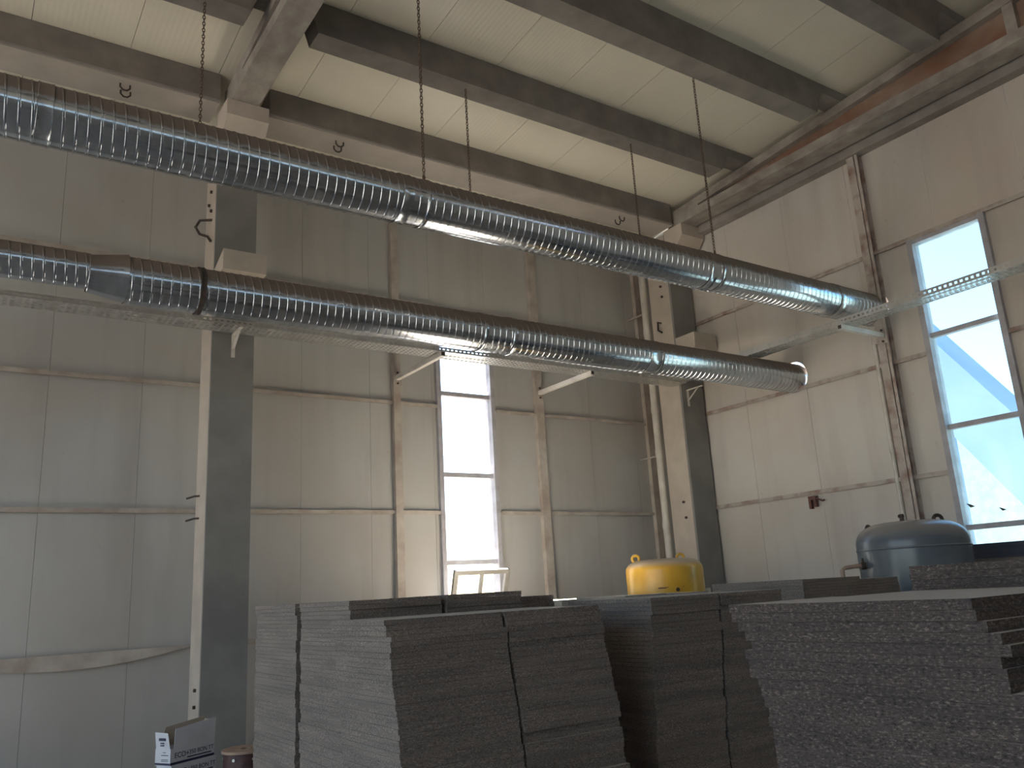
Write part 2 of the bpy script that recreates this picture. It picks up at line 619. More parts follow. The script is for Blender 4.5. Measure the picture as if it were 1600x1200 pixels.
# ceiling: outer deck plus one sheet per cover width
cd = MB()
for (ya, yb) in ((0, 10.2), (-9.2, 0)):
    za, zb = roof_z(ya), roof_z(yb)
    cd.hexa([(XL - 0.2, ya, za + 0.03), (XW + 0.2, ya, za + 0.03), (XW + 0.2, yb, zb + 0.03), (XL - 0.2, yb, zb + 0.03),
             (XL - 0.2, ya, za + 0.13), (XW + 0.2, ya, za + 0.13), (XW + 0.2, yb, zb + 0.13), (XL - 0.2, yb, zb + 0.13)])
ceiling = struct(cd.build('ceiling', 'joint_dark'))
cs = [XL] + [1.21 + 0.945 * k for k in range(-3, 10)] + [XW]
for i in range(len(cs) - 1):
    x0, x1 = cs[i] + 0.003, cs[i + 1] - 0.003
    for (ya, yb) in ((0, 10.0), (-9.0, 0)):
        za, zb = roof_z(ya), roof_z(yb)
        Local().hexa([(x0, ya, za), (x1, ya, za), (x1, yb, zb), (x0, yb, zb), (x0, ya, za + 0.028), (x1, ya, za + 0.028), (x1, yb, zb + 0.028), (x0, yb, zb + 0.028)]).build('ceiling_sheet', 'ceiling_sheet', ceiling)

# wall rails and posts
GZ = [E_ + 1.14, E_ + 2.62, E_ + 4.10]


def rail_x(x0, x1, z, mat='rail_paint'):
    Local().box(x0, x1, YW - 0.045, YW, z - 0.005, z + 0.005).box(x0, x1, YW - 0.048, YW - 0.04, z - 0.045, z + 0.005).build('wall_rail', mat, wall_back)


POSTS1 = [(4.89, 5.0), (7.27, 7.41), (9.52, 9.66)]
for z in GZ:
    for (a, b_) in ((-0.65, 4.89), (5.0, 5.57), (6.57, 7.27), (7.41, 9.52)):
        rail_x(a, b_, z)
for (a, b_) in POSTS1:
    p = Local().box(a, b_, YW - 0.075, YW - 0.002, 0, roof_z(10) - 0.02).build('wall_post', 'rail_paint', wall_back)
# the low bowed rail left of the first column
n = 24
bow = Local()
va, vb = [], []
for i in range(n + 1):
    t = i / n
    x = -0.65 + 3.0 * t
    zt = E_ - 0.35
    s = max(0.0, 1 - ((x - 1.15) / 1.15) ** 2) * 0.135 + 0.02
    va.append((x, YW - 0.05, zt))
    vb.append((x, YW - 0.075, zt - s))
vs_ = va + vb + [(p[0], p[1] + 0.012, p[2]) for p in va] + [(p[0], p[1] + 0.012, p[2]) for p in vb]
m_ = n + 1
fs_ = []
for i in range(n):
    fs_ += [(i, i + 1, m_ + i + 1, m_ + i), (2 * m_ + i, 3 * m_ + i, 3 * m_ + i + 1, 2 * m_ + i + 1),
            (i, 2 * m_ + i, 2 * m_ + i + 1, i + 1), (m_ + i, m_ + i + 1, 3 * m_ + i + 1, 3 * m_ + i)]
bow.add(vs_, fs_)
bow.build('bowed_wall_rail', 'rail_paint', wall_back)
rail_x(2.3, 5.0, E_ - 0.35)


def rail_y(y0, y1, z):
    Local().box(XW - 0.045, XW, y0, y1, z - 0.005, z + 0.005).box(XW - 0.048, XW - 0.04, y0, y1, z - 0.05, z + 0.005).build('wall_rail', 'rail_rusty', wall_right)


for z in GZ:
    for (a, b_) in ((5.86, 9.95), (5.28, 5.74), (3.0, 4.30)):
        if z == GZ[2]:
            continue
        rail_y(a, b_, z)
rail_y(5.86, 9.95, GZ[2] + 0.02)
rail_y(-1.0, 5.74, GZ[2] + 0.03)
pm = Local().box(XW - 0.12, XW - 0.002, 5.74, 5.75, 0, 8).box(XW - 0.12, XW - 0.112, 5.70, 5.86, 0, 8).box(XW - 0.012, XW - 0.002, 5.70, 5.86, 0, 8)
pm.build('wall_post', 'rail_rusty', wall_right)
# dark eaves strip along the top of the right wall
Local().box(XW - 0.16, XW - 0.001, 0.0, 9.9, E_ + 5.53, E_ + 5.80).build('edge_beam', 'beam_concrete', wall_right)


# ------------------------------------------------------------------ windows
def window_x(name, x0, x1, z0, z1, mull):
    w = struct(empty(name, ((x0 + x1) / 2, YW + 0.02, z0)))
    t = 0.055
    fr_ = Local()
    for bx in ((x0 - 0.03, x0 + t - 0.02, z0, z1), (x1 - t + 0.02, x1 + 0.03, z0, z1)):
        fr_.box(bx[0], bx[1], YW - 0.06, YW + 0.10, bx[2], bx[3])
    fr_.box(x0 + t - 0.02, x1 - t + 0.02, YW - 0.04, YW + 0.09, z1 - t, z1)
    fr_.box(x0 + t - 0.02, x1 - t + 0.02, YW - 0.04, YW + 0.09, z0, z0 + t)
    fr_.build('window_frame', 'window_paint', w)
    for z in mull:
        Local().box(x0 + t - 0.02, x1 - t + 0.02, YW - 0.01, YW + 0.07, z - 0.03, z + 0.03).build('mullion', 'window_paint', w)
    lv = [z0 + t] + mull + [z1 - t]
    for i in range(1, len(lv) - 1):
        a = lv[i] + 0.03
        b_ = lv[i + 1] - (0.03 if i + 1 < len(lv) - 1 else 0)
        Local().box(x0 + t - 0.02, x1 - t + 0.02, YW + 0.028, YW + 0.034, a, b_).build('pane', 'pane_glass', w)
    return w


MULL = [E_ + 0.45, E_ + 1.65, E_ + 2.81]
window_1 = window_x('window_1', W1[0], W1[1], W1[2], W1[3], MULL)
# bottom sash tilted inwards: a part of the window
hs = Vector((6.02, YW - 0.02, E_ - 0.62))
top = Vector((6.02 - 0.06, 9.58, E_ + 0.33))
upd = (top - hs).normalized()
side = Vector((1, 0, 0))
nrm = side.cross(upd).normalized()
hw, L = 0.43, (top - hs).length


def sash_bar(u0, u1, v0, v1, th=0.045):
    P = []
    for d in (-th / 2, th / 2):
        for (u, v) in ((u0, v0), (u1, v0), (u1, v1), (u0, v1)):
            P.append(hs + side * u + upd * v + nrm * d)
    return P


sash = Local()
for q in ((-hw, -hw + 0.06, 0, L), (hw - 0.06, hw, 0, L), (-hw + 0.06, hw - 0.06, L - 0.06, L), (-hw + 0.06, hw - 0.06, 0, 0.06), (-0.02, 0.02, 0.06, L - 0.06)):
    sash.hexa(sash_bar(*q))
so = sash.build('tilted_sash', 'white_frame', window_1)
so['label'] = 'white bottom sash tilted inwards'
for q in ((-hw + 0.06, -0.02), (0.02, hw - 0.06)):
    gl_ = Local()
    gl_.hexa(sash_bar(q[0], q[1], 0.06, L - 0.06, 0.006))
    gl_.build('pane', 'pane_glass', so)

w2 = struct(empty('window_2', (XW + 0.02, (W2[0] + W2[1]) / 2, W2[2])))
y0, y1, z0, z1 = W2
t = 0.06
f2 = Local()
f2.box(XW - 0.06, XW + 0.10, y0 - 0.03, y0 + t - 0.02, z0, z1).box(XW - 0.06, XW + 0.10, y1 - t + 0.02, y1 + 0.03, z0, z1)
f2.box(XW - 0.04, XW + 0.09, y0 + t - 0.02, y1 - t + 0.02, z1 - t, z1).box(XW - 0.04, XW + 0.09, y0 + t - 0.02, y1 - t + 0.02, z0, z0 + t)
f2.build('window_frame', 'window_paint', w2)
for z in MULL:
    Local().box(XW - 0.01, XW + 0.07, y0 + t - 0.02, y1 - t + 0.02, z - 0.03, z + 0.03).build('mullion', 'window_paint', w2)
lv = [z0 + t - 0.03] + MULL + [z1 - t + 0.03]
for i in range(len(lv) - 1):
    Local().box(XW + 0.028, XW + 0.034, y0 + t - 0.02, y1 - t + 0.02, lv[i] + 0.03, lv[i + 1] - 0.03).build('pane', 'pane_glass_sky_tint', w2)
# added daylight openings out of view: rear window strip, far-wall window at left
for i, (a, b_, c, d) in enumerate(RW):
    w = struct(empty('window_%d' % (i + 3), ((a + b_) / 2, YR, c)))
    Local().box(a, a + 0.05, YR - 0.1, YR + 0.05, c, d).box(b_ - 0.05, b_, YR - 0.1, YR + 0.05, c, d).box(a, b_, YR - 0.1, YR + 0.05, d - 0.05, d).box(a, b_, YR - 0.1, YR + 0.05, c, c + 0.05).build('window_frame', 'window_paint', w)
    for z in ():
        Local().box(a + 0.05, b_ - 0.05, YR - 0.08, YR, z - 0.03, z + 0.03).build('mullion', 'window_paint', w)
    for k in range(1, 7):
        xm = a + (b_ - a) * k / 7
        Local().box(xm - 0.03, xm + 0.03, YR - 0.085, YR + 0.005, c + 0.05, d - 0.05).build('mullion', 'window_paint', w)
window_x('window_6', ADDED_WINDOW[0], ADDED_WINDOW[1], ADDED_WINDOW[2], ADDED_WINDOW[3], MULL[:2])

# ------------------------------------------------------------------ concrete frame
COLX = [(2.24, 2.70, 'tall concrete column left of the far window'), (9.42, 9.90, 'tall concrete column in the far corner behind the yellow tank')]


def corbel(parent, x0, x1, zt, zb, zc, yf=8.58, sloped=False):
    prof = [(yf, zt), (yf, zb), (8.982, zc), (8.982, zt)]
    if sloped:
        prof = [(yf, zt), (yf, zb), (8.982, zb - 0.02), (8.982, zb + 0.10)]
    return Local().prism_x(prof, x0, x1).build('corbel', 'column_lit_cream', parent)


for i, (x0, x1, lab) in enumerate(COLX):
    c = empty('concrete_column', ((x0 + x1) / 2, 9.24, 0), lab, 'column')
    Local().box(x0, x1, 8.98, 9.02, 0, E_ + 5.60).build('front_face_plate', 'column_concrete', c)
    Local().box(x0 + 0.012, x1 - 0.012, 9.02, 9.48, 0, E_ + 5.60).build('shaft', 'column_lit_cream', c)
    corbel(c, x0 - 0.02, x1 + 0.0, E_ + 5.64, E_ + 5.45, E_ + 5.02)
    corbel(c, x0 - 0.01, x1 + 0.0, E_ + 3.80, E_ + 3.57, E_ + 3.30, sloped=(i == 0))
    spots = [(9.24, 4.77), (9.32, 4.63), (9.22, 4.52)] if i == 0 else [(9.19, 1.22), (9.17, 0.98), (9.20, 4.76), (9.19, 4.58)]
    for (y, z) in spots:
        Local().tube([(x0 + 0.02, y, E_ + z), (x0 - 0.012, y, E_ + z)], 0.02, 10).build('bolt', 'black_iron', c)
    if i == 0:
        for z in (1.21, 0.97):
            Local().tube([(x0 + 0.02, 9.32, E_ + z), (x0 - 0.03, 9.36, E_ + z), (x0 - 0.10, 9.42, E_ + z - 0.02)], 0.011, 8).build('rebar_stub', 'black_iron', c)
        for (y, z) in ((9.2, -0.77), (9.2, -0.93)):
            Local().tube([(x0 + 0.02, y, E_ + z), (x0 - 0.012, y, E_ + z)], 0.018, 10).build('bolt', 'black_iron', c)
        Local().tube([(x0 + 0.02, 9.2, E_ + 4.40), (x0 - 0.10, 9.3, E_ + 4.41), (x0 - 0.14, 9.33, E_ + 4.33), (x0 - 0.10, 9.3, E_ + 4.24), (x0 - 0.03, 9.22, E_ + 4.19), (x0 + 0.0, 9.18, E_ + 4.12)], 0.016, 8).build('rebar_loop', 'black_iron', c)
    else:
        Local().tube([(x0 + 0.02, 9.28, E_ + 4.15), (x0 - 0.05, 9.29, E_ + 4.16), (x0 - 0.06, 9.29, E_ + 4.02), (x0 + 0.0, 9.26, E_ + 3.98)], 0.016, 8).build('rebar_loop', 'black_iron', c)

# eaves beams between the columns
EAVE = [(-4.9, 2.18, 'long concrete eaves beam at the top left, above the upper duct'), (2.76, 9.36, 'long concrete eaves beam between the two columns, above the upper duct')]
for (x0, x1, lab) in EAVE:
    e = empty('eaves_beam', ((x0 + x1) / 2, 8.97, E_ + 5.65), lab, 'beam')
    z1 = roof_z(8.73) - 0.004
    Local().prism_x([(8.73, E_ + 5.65), (9.2, E_ + 5.65), (9.2, z1 - 0.035), (8.73, z1)], x0, x1).build('beam_body', 'purlin_concrete', e)
    Local().box(x0, x1, 8.735, 9.2, E_ + 5.640, E_ + 5.65).build('soffit', 'soffit_lit', e)  # added plate carrying the lit tone of the underside
    Local().box(x0, x1, 8.715, 8.73, E_ + 5.65, E_ + 5.675).build('drip_edge', 'beam_concrete', e)
    for hx in ([1.16] if x1 < 3 else [3.65, 8.35]):
        for dy in (-0.06, 0.07):
            pts = [(hx + dy * 0.2, 8.92 + dy, E_ + 5.66), (hx + dy * 0.2, 8.92 + dy, E_ + 5.60), (hx + 0.03 + dy * 0.2, 8.92 + dy, E_ + 5.57), (hx + 0.07 + dy * 0.2, 8.92 + dy, E_ + 5.57), (hx + 0.10 + dy * 0.2, 8.92 + dy, E_ + 5.60), (hx + 0.10 + dy * 0.2, 8.92 + dy, E_ + 5.66)]
            Local().tube(pts, 0.010, 8).build('lifting_loop', 'black_iron', e)


# roof girders: level bottom flange, top following the roof
def girder(x0, x1, lab, stiff):
    g_ = empty('roof_girder', ((x0 + x1) / 2, 4.4, E_ + 5.62), lab, 'girder')
    xm = (x0 + x1) / 2
    zb = E_ + 5.645
    YE = 8.88
    Local().box(x0, x1, 0, YE, zb, zb + 0.14).build('bottom_flange', 'girder_flange', g_)

    def zt(y):
        return roof_z(y) - 0.115
    # web, tapered; solid end block at the column
    Local().prism_x([(8.2, zb + 0.14), (0, zb + 0.14), (0, zt(0) - 0.13), (8.2, zt(8.2) - 0.02)], xm - 0.06, xm + 0.06).build('web', 'girder_paint', g_)
    Local().prism_x([(8.2, zb + 0.14), (8.2, zt(8.2)), (YE, zt(YE)), (YE, zb + 0.14)], x0, x1).build('end_block', 'girder_flange', g_)
    Local().prism_x([(8.2, zt(8.2) - 0.13), (0, zt(0) - 0.13), (0, zt(0)), (8.2, zt(8.2))], x0, x1).build('top_flange', 'girder_flange', g_)
    for y in stiff:
        Local().prism_x([(y - 0.06, zb + 0.14), (y - 0.06, zt(y) - 0.13), (y + 0.06, zt(y) - 0.13), (y + 0.06, zb + 0.14)], x0 + 0.01, x1 - 0.01).build('stiffener', 'girder_flange', g_)


girder(2.27, 2.58, 'rust-stained concrete roof girder over the left column', [3.4, 0.8])
girder(9.42, 9.74, 'rust-brown tapered roof girder along the right wall', [3.4, 0.8])

# roof purlins, one per bay
PUR = [(7.15, 5.765, 'first'), (5.53, 5.80, 'second'), (3.90, 5.80, 'third'), (2.28, 5.86, 'fourth'), (0.66, 5.95, 'fifth')]
BAYS = [(-4.9, 2.20, 'left bay'), (2.62, 9.40, 'main bay')]
for (y, zb, od) in PUR:
    for (x0, x1, bay) in BAYS:
        zb_ = E_ + zb
        z1 = roof_z(y) - 0.004
        z2 = roof_z(y + 0.34) - 0.004
        pb = MB()
        up = z1 - zb_ - 0.105                  # the ends are dapped to sit on the girders
        pts = []
        if bay == 'left bay':
            ends = ((x0, 0.0), (x0 + 0.2, 0.0), (2.06, 0.0), (2.16, up), (2.42, up))
        else:
            ends = ((2.43, up), (2.68, up), (2.76, 0.0), (8.86, 0.0), (8.98, up), (9.60, up))
        for (xx, dz) in ends:
            zz = zb_ + dz
            pts.append([(xx, y + 0.02, zz), (xx, y + 0.30, zz), (xx, y + 0.34, z2), (xx, y, z1)])
        vs_ = [p for q in pts for p in q]
        N_ = len(pts)
        fs_ = [(0, 1, 2, 3), (4 * N_ - 1, 4 * N_ - 2, 4 * N_ - 3, 4 * N_ - 4)]
        for k in range(N_ - 1):
            for j in range(4):
                fs_.append((k * 4 + j, k * 4 + (j + 1) % 4, (k + 1) * 4 + (j + 1) % 4, (k + 1) * 4 + j))
        pb.add(vs_, fs_)
        tag(pb.build('roof_purlin', 'purlin_concrete'), '%s concrete roof purlin from the far wall, in the %s' % (od, bay if bay == 'main bay' else 'bay left of the girder'), 'purlin')


# ------------------------------------------------------------------ ducts
def spiral(parent, x0, x1, y, z, r, name='duct_section', pitch=0.078, phase=0.0):
    """spiral-seamed pipe along x, the seam standing 4 mm proud"""
    n = 40
    prof = [(0.0, 0.0), (0.76, 0.0), (0.80, 0.0038), (0.89, 0.0038), (0.92, -0.003), (0.97, 0.0)]
    turns = int(math.ceil((x1 - x0) / pitch)) + 1
    lv = []
    for t_ in range(-1, turns):
        for (u, h) in prof:
            lv.append(((t_ + u) * pitch, h))
    vs_, fs_ = [], []
    for (u, h) in lv:
        for k in range(n):
            th = 2 * math.pi * k / n
            x = x0 + u + pitch * k / n
            x = min(max(x, x0), x1)
            rr = r + h
            vs_.append((x, y + rr * math.cos(th), z + rr * math.sin(th)))
    M = len(lv)
    P = len(prof)
    for i in range(M - 1):
        for k in range(n):
            if k < n - 1:
                q = (i * n + k, i * n + k + 1, (i + 1) * n + k + 1, (i + 1) * n + k)
            else:
                if i + 1 + P >= M:
                    continue
                q = (i * n + k, (i + P) * n, (i + 1 + P) * n, (i + 1) * n + k)
            xs = [vs_[a][0] for a in q]
            if max(xs) - min(xs) < 1e-6:
                continue
            fs_.append(q)
    mbb = Local()
    mbb.add(vs_, fs_)
    return mbb.build(name, 'duct_zinc', parent, smooth=40)


def sleeve(parent, x0, x1, y, z, r0, r1, name, mat='duct_zinc'):
    n = 48
    L_ = Local()
    prof = [(x0, r0 + 0.004), (x0 + 0.004, r0 + 0.009), (x0 + 0.02, r0 + 0.005), (x1 - 0.02, r1 + 0.005), (x1 - 0.004, r1 + 0.009), (x1, r1 + 0.004)]
    vs_ = [(x, y + r * math.cos(2 * math.pi * k / n), z + r * math.sin(2 * math.pi * k / n)) for x, r in prof for k in range(n)]
    fs_ = [(i * n + k, i * n + (k + 1) % n, (i + 1) * n + (k + 1) % n, (i + 1) * n + k) for i in range(len(prof) - 1) for k in range(n)]
    L_.add(vs_, fs_)
    return L_.build(name, mat, parent, smooth=40)


y, z, r = DUCT_HI
hi = empty('spiral_duct', (4, y, z - r), 'upper shiny spiral duct hung on chains under the roof', 'duct')
cuts = [-3.0, 0.3, 3.0, 6.72, 9.02, XW + 0.5]
for i in range(len(cuts) - 1):
    spiral(hi, cuts[i], cuts[i + 1], y, z, r)
for i, cx in enumerate(cuts[1:-1]):
    sleeve(hi, cx - 0.05, cx + 0.05, y, z, r, r, 'coupling')
y, z, r = DUCT_LO
lo = empty('spiral_duct', (4, y, z - r), 'lower spiral duct above the perforated tray, narrower at its left end', 'duct')
spiral(lo, -3.0, 0.80, y, z + 0.03, 0.15)
sleeve(lo, 0.79, 1.09, y, z + 0.012, 0.155, 0.2, 'reducer')
cuts = [1.08, 4.97, 7.07, XW + 0.5]
for i in range(len(cuts) - 1):
    spiral(lo, cuts[i], cuts[i + 1], y, z, r)
sleeve(lo, 6.98, 7.16, y, z, r, r, 'coupling')
sleeve(lo, 4.95, 5.0, y, z, r, r, 'coupling')
sleeve(lo, 1.66, 1.71, y, z, r + 0.002, r + 0.002, 'clamp', 'black_iron')
HANG_HI = [3.21, 6.88]
HANG_LO = [1.64, 4.60, 7.18]
for x in HANG_HI:
    sleeve(hi, x - 0.02, x + 0.02, DUCT_HI[0], DUCT_HI[1], DUCT_HI[2], DUCT_HI[2], 'hanger_strap')
for x in HANG_LO[1:]:
    sleeve(lo, x - 0.02, x + 0.02, DUCT_LO[0], DUCT_LO[1], DUCT_LO[2], DUCT_LO[2], 'hanger_strap')


def chain(x, y, z0, z1, lab, wire=0.0045, zwire=None):
    pitch = 0.036
    c = MB()
    k = 0
    z = z0
    while z < z1:
        pts = []
        for j in range(10):
            th = 2 * math.pi * j / 10
            a, b_ = 0.012 * math.cos(th), 0.0235 * math.sin(th)
            pts.append((x + a, y, z + b_) if k % 2 == 0 else (x, y + a, z + b_))
        c.tube(pts, wire, 5, closed=True)
        z += pitch
        k += 1
    o = c.build('hanging_chain', 'chain_iron', smooth=60)
    tag(o, lab, 'chain', 'chains holding up the ducts')
    Local().tube([(x, y, z0 - 0.03), (x, y, z0 + 0.01)], 0.012, 8).build('hook', 'chain_iron', o)
    if zwire:
        Local().tube([(x, y, zwire), (x, y, z0)], 0.0009, 5).build('wire', 'galvanised', o)


for x, lab in zip(HANG_HI, ('thick dark chain from the ceiling to the upper duct, left of centre', 'long chain to the upper duct in front of the rust-brown girder')):
    chain(x, 5.83, DUCT_HI[1] + DUCT_HI[2] + 0.01, E_ + 5.81, lab)
for x, lab in zip(HANG_LO, ('leftmost chain, hanging in front of the left eaves beam', 'thin chain right of the thick chain, dropping behind the upper duct', 'thin chain near the corner, dropping behind the upper duct')):
    chain(x, 7.28, E_ + 4.08, E_ + 5.775, lab, zwire=DUCT_LO[1] + DUCT_LO[2])


# ------------------------------------------------------------------ perforated cable trays
def perforated(mb, P, u, v, Lu, Lv, nu, nv, hu=0.55, hv=0.4, th=0.0):
    """plate Lu x Lv spanned by unit vectors u, v from P, one slot per cell"""
    P, u, v = Vector(P), Vector(u), Vector(v)
    du, dv = Lu / nu, Lv / nv
    for i in range(nu):
        for j in range(nv):
            off = 0.5 * du * 0.0
            o = P + u * (i * du + off) + v * (j * dv)
            a, b_ = du * (1 - hu) / 2, dv * (1 - hv) / 2
            q = lambda s, t_: o + u * s + v * t_
            mb.add([q(0, 0), q(du, 0), q(du, dv), q(0, dv), q(a, b_), q(du - a, b_), q(du - a, dv - b_), q(a, dv - b_)],
                   [(0, 1, 5, 4), (1, 2, 6, 5), (2, 3, 7, 6), (3, 0, 4, 7)])


TZ = E_ + 2.97
tr1 = empty('cable_tray', (4.4, 8.8, TZ), 'perforated steel cable tray along the far wall under the lower duct', 'tray')
bt = Local()
perforated(bt, (-3.0, 8.65, TZ), (1, 0, 0), (0, 1, 0), 12.20, 0.30, 203, 5)
bt.build('tray_bottom', 'galvanised', tr1)
ls = Local()
perforated(ls, (-3.0, 8.65, TZ), (1, 0, 0), (0, 0, 1), 12.20, 0.055, 203, 1, 0.5, 0.3)
ls.build('tray_side', 'galvanised', tr1)
ls = Local()
perforated(ls, (-3.0, 8.95, TZ), (1, 0, 0), (0, 0, 1), 11.95, 0.055, 199, 1, 0.5, 0.3)
ls.build('tray_side', 'galvanised', tr1)
tr2 = empty('cable_tray', (9.08, 4.5, TZ), 'perforated steel cable tray along the right wall, crossing the window', 'tray')
TZ2 = E_ + 2.985
bt = Local()
perforated(bt, (8.93, 0.5, TZ2), (0, 1, 0), (1, 0, 0), 8.14, 0.27, 136, 5)
bt.build('tray_bottom', 'galvanised', tr2)
for x in (8.93, 9.20):
    ls = Local()
    perforated(ls, (x, 0.5, TZ2), (0, 1, 0), (0, 0, 1), 8.14, 0.075, 136, 1, 0.5, 0.35)
    ls.build('tray_side', 'galvanised', tr2)


def bracket(a, b_, lab):
    """square tube cantilever from wall post a to tray edge b"""
    a, b_ = Vector(a), Vector(b_)
    o = empty('tray_bracket', a, lab, 'bracket', 'brackets carrying the cable trays')
    Local().bar(a, b_, 0.06, 0.06).build('arm', 'white_steel', o)
    d = (b_ - a).normalized()
    Local().bar(a - d * 0.0, a + d * 0.012, 0.12, 0.20).build('base_plate', 'rail_paint', o)
    Local().bar(b_ - d * 0.001, b_ + d * 0.003, 0.045, 0.045).build('open_end', 'black_iron', o)
    for s in (-0.075, 0.075):
        Local().tube([a + Vector((0, 0, s)) + d * 0.01, a + Vector((0, 0, s)) + d * 0.03], 0.014, 8).build('bolt', 'black_iron', o)


BZ = TZ - 0.033
bracket((4.945, 9.924, BZ), (4.945, 8.64, BZ), 'square tray bracket left of the far window')
bracket((7.34, 9.924, BZ), (7.34, 8.64, BZ), 'square tray bracket right of the far window')
bracket((9.825, 5.76, TZ2 - 0.033), (8.91, 5.76, TZ2 - 0.033), 'white square tray bracket on the right wall below the upper duct')


def angle_bracket(x, lab):
    o = empty('angle_bracket', (x, 8.97, E_ + 2.7), lab, 'bracket')
    Local().box(x - 0.02, x + 0.02, 8.972, 8.98, E_ + 2.70, E_ + 2.965).build('upright', 'white_steel', o)
    Local().box(x - 0.02, x + 0.02, 8.66, 8.972, E_ + 2.955, E_ + 2.965).build('arm', 'white_steel', o)
    Local().bar((x, 8.97, E_ + 2.80), (x, 8.76, E_ + 2.95), 0.03, 0.008).build('brace', 'white_steel', o)


angle_bracket(2.47, 'small angle bracket on the left column under the tray')
angle_bracket(9.55, 'small white angle bracket on the corner column under the duct')

# ------------------------------------------------------------------ pipes
dp = empty('downpipe', (9.42, 9.50, 0), 'pale round downpipe beside the corner column, bent at the top', 'pipe')
px, py = 9.37, 9.56
arc = [(px, py, 0.02), (px, py, E_ + 5.35), (px + 0.01, py + 0.0, E_ + 5.50), (px + 0.04, py, E_ + 5.62), (px + 0.10, py + 0.02, E_ + 5.72), (px + 0.20, py + 0.05, E_ + 5.77)]
px -= 0.0
Local().tube(arc, 0.055, 18).build('pipe', 'pvc_pipe', dp, smooth=40)
for z in (0.9, 2.05, 2.75, 4.05, 5.35):
    Local().tube([(px, py, E_ + z - 0.05), (px, py, E_ + z + 0.05)], 0.062, 18).build('coupling', 'pvc_pipe', dp, smooth=40)
for z in (2.0, 4.4):
    Local().bar((px, py, E_ + z), (px, YW - 0.002, E_ + z), 0.03, 0.02).build('pipe_clip', 'rail_paint', dp)
cp = empty('wall_conduit', (9.9, 5.95, 0), 'thin white conduit running down the right wall beside the post', 'pipe')
Local().tube([(XW - 0.03, 5.95, 0.02), (XW - 0.03, 5.95, E_ + 2.9)], 0.028, 12).build('pipe', 'white_steel', cp, smooth=40)
for z in (0.6, 1.5, 2.3):
    Local().tube([(XW - 0.03, 5.95, E_ + z - 0.03), (XW - 0.03, 5.95, E_ + z + 0.03)], 0.035, 12).build('coupling', 'white_steel', cp, smooth=40)
sv = empty('wall_clamp', (9.9, 7.2, E_ + 0.9), 'rusty red clamp bolted under the right wall rail', 'clamp')
Local().box(XW - 0.07, XW - 0.001, 7.16, 7.28, E_ + 1.02, E_ + 1.07).box(XW - 0.07, XW - 0.02, 7.24, 7.28, E_ + 0.90, E_ + 1.02).box(XW - 0.07, XW - 0.02, 7.16, 7.20, E_ + 0.92, E_ + 1.02).build('jaw', 'rust_red', sv)
Local().tube([(XW - 0.05, 7.15, E_ + 1.03), (XW - 0.06, 7.06, E_ + 0.99), (XW - 0.05, 7.03, E_ + 1.0)], 0.012, 8).build('handle', 'rust_red', sv)


# ------------------------------------------------------------------ tanks
def dome_profile(rad, z_sh, z_top, rim):
    prof = [(rad * 0.9, 0.25), (rad, 0.35), (rad, z_sh)]
    n = 12
    for i in range(1, n + 1):
        t_ = i / n
        a = t_ * math.pi / 2
        prof.append((max(rad * (1 - (1 - math.cos(a)) ** (1 / rim)) if False else rad * (math.cos(a) ** (1 / rim)), 0.004), z_sh + (z_top - z_sh) * math.sin(a)))
    return prof


def lug(parent, c, d, mat):
    """upright lifting eye at c, its plane containing direction d"""
    d = Vector(d).normalized()
    pts = [Vector(c) + d * (0.042 * math.cos(t_)) + Vector((0, 0, 0.05 + 0.042 * math.sin(t_))) for t_ in [2 * math.pi * k / 14 for k in range(14)]]
    L_ = Local().tube(pts, 0.018, 8, closed=True)
    L_.bar(Vector(c) + Vector((0, 0, -0.03)), Vector(c) + Vector((0, 0, 0.02)), 0.03, 0.075, up=d)
    L_.build('lifting_eye', mat, parent, smooth=50)


view = Vector((0.55, 0.80, 0)).normalized()
rt = Vector((0.83, -0.555, 0)).normalized()
yc = Vector((7.24, 7.50, 0))
yt = empty('yellow_tank', yc, 'yellow pressure tank standing in the far corner behind the boards', 'tank')
Local().lathe(dome_profile(0.46, E_ + 0.17, E_ + 0.305, 2.6), yc, 56).build('shell', 'tank_yellow', yt, smooth=40)
for k in range(3):
    a = 2 * math.pi * k / 3 + 0.4
    p_ = yc + Vector((math.cos(a), math.sin(a), 0)) * 0.36
    Local().box(p_.x - 0.04, p_.x + 0.04, p_.y - 0.04, p_.y + 0.04, 0, 0.36).build('leg', 'tank_yellow', yt)
lug(yt, yc - rt * 0.33 + Vector((0, 0, E_ + 0.27)), rt, 'tank_yellow')
lug(yt, yc + rt * 0.25 + view * 0.22 + Vector((0, 0, E_ + 0.27)), rt, 'tank_yellow')
pf = yc - view * 0.455 + rt * 0.055
Local().tube([pf + Vector((0, 0, E_ - 0.06)) - view * -0.03, pf + Vector((0, 0, E_ - 0.06)) - view * 0.035], 0.032, 16).build('port', 'tank_yellow', yt, smooth=50)
Local().tube([pf + Vector((0, 0, E_ - 0.06)) - view * 0.03, pf + Vector((0, 0, E_ - 0.06)) - view * 0.037], 0.022, 14).build('port_opening', 'black_iron', yt)
scr = Local()
for (a, b_, zz) in ((-0.16, -0.07, -0.035), (-0.07, 0.14, -0.03)):
    P0, P1 = [yc + rt * s - view * (math.sqrt(0.46 ** 2 - s * s) + 0.002) + Vector((0, 0, E_ + zz)) for s in (a, b_)]
    scr.bar(P0, P1, 0.004, 0.014 if a < -0.1 else 0.006)
scr.build('scuff_mark', 'rust_red', yt)
pn = yc + rt * 0.44 - view * 0.1
Local().tube([pn + Vector((0, 0, E_ - 0.09)), pn + rt * 0.06 - view * 0.03 + Vector((0, 0, E_ - 0.09))], 0.028, 12).build('nozzle', 'white_steel', yt, smooth=50)

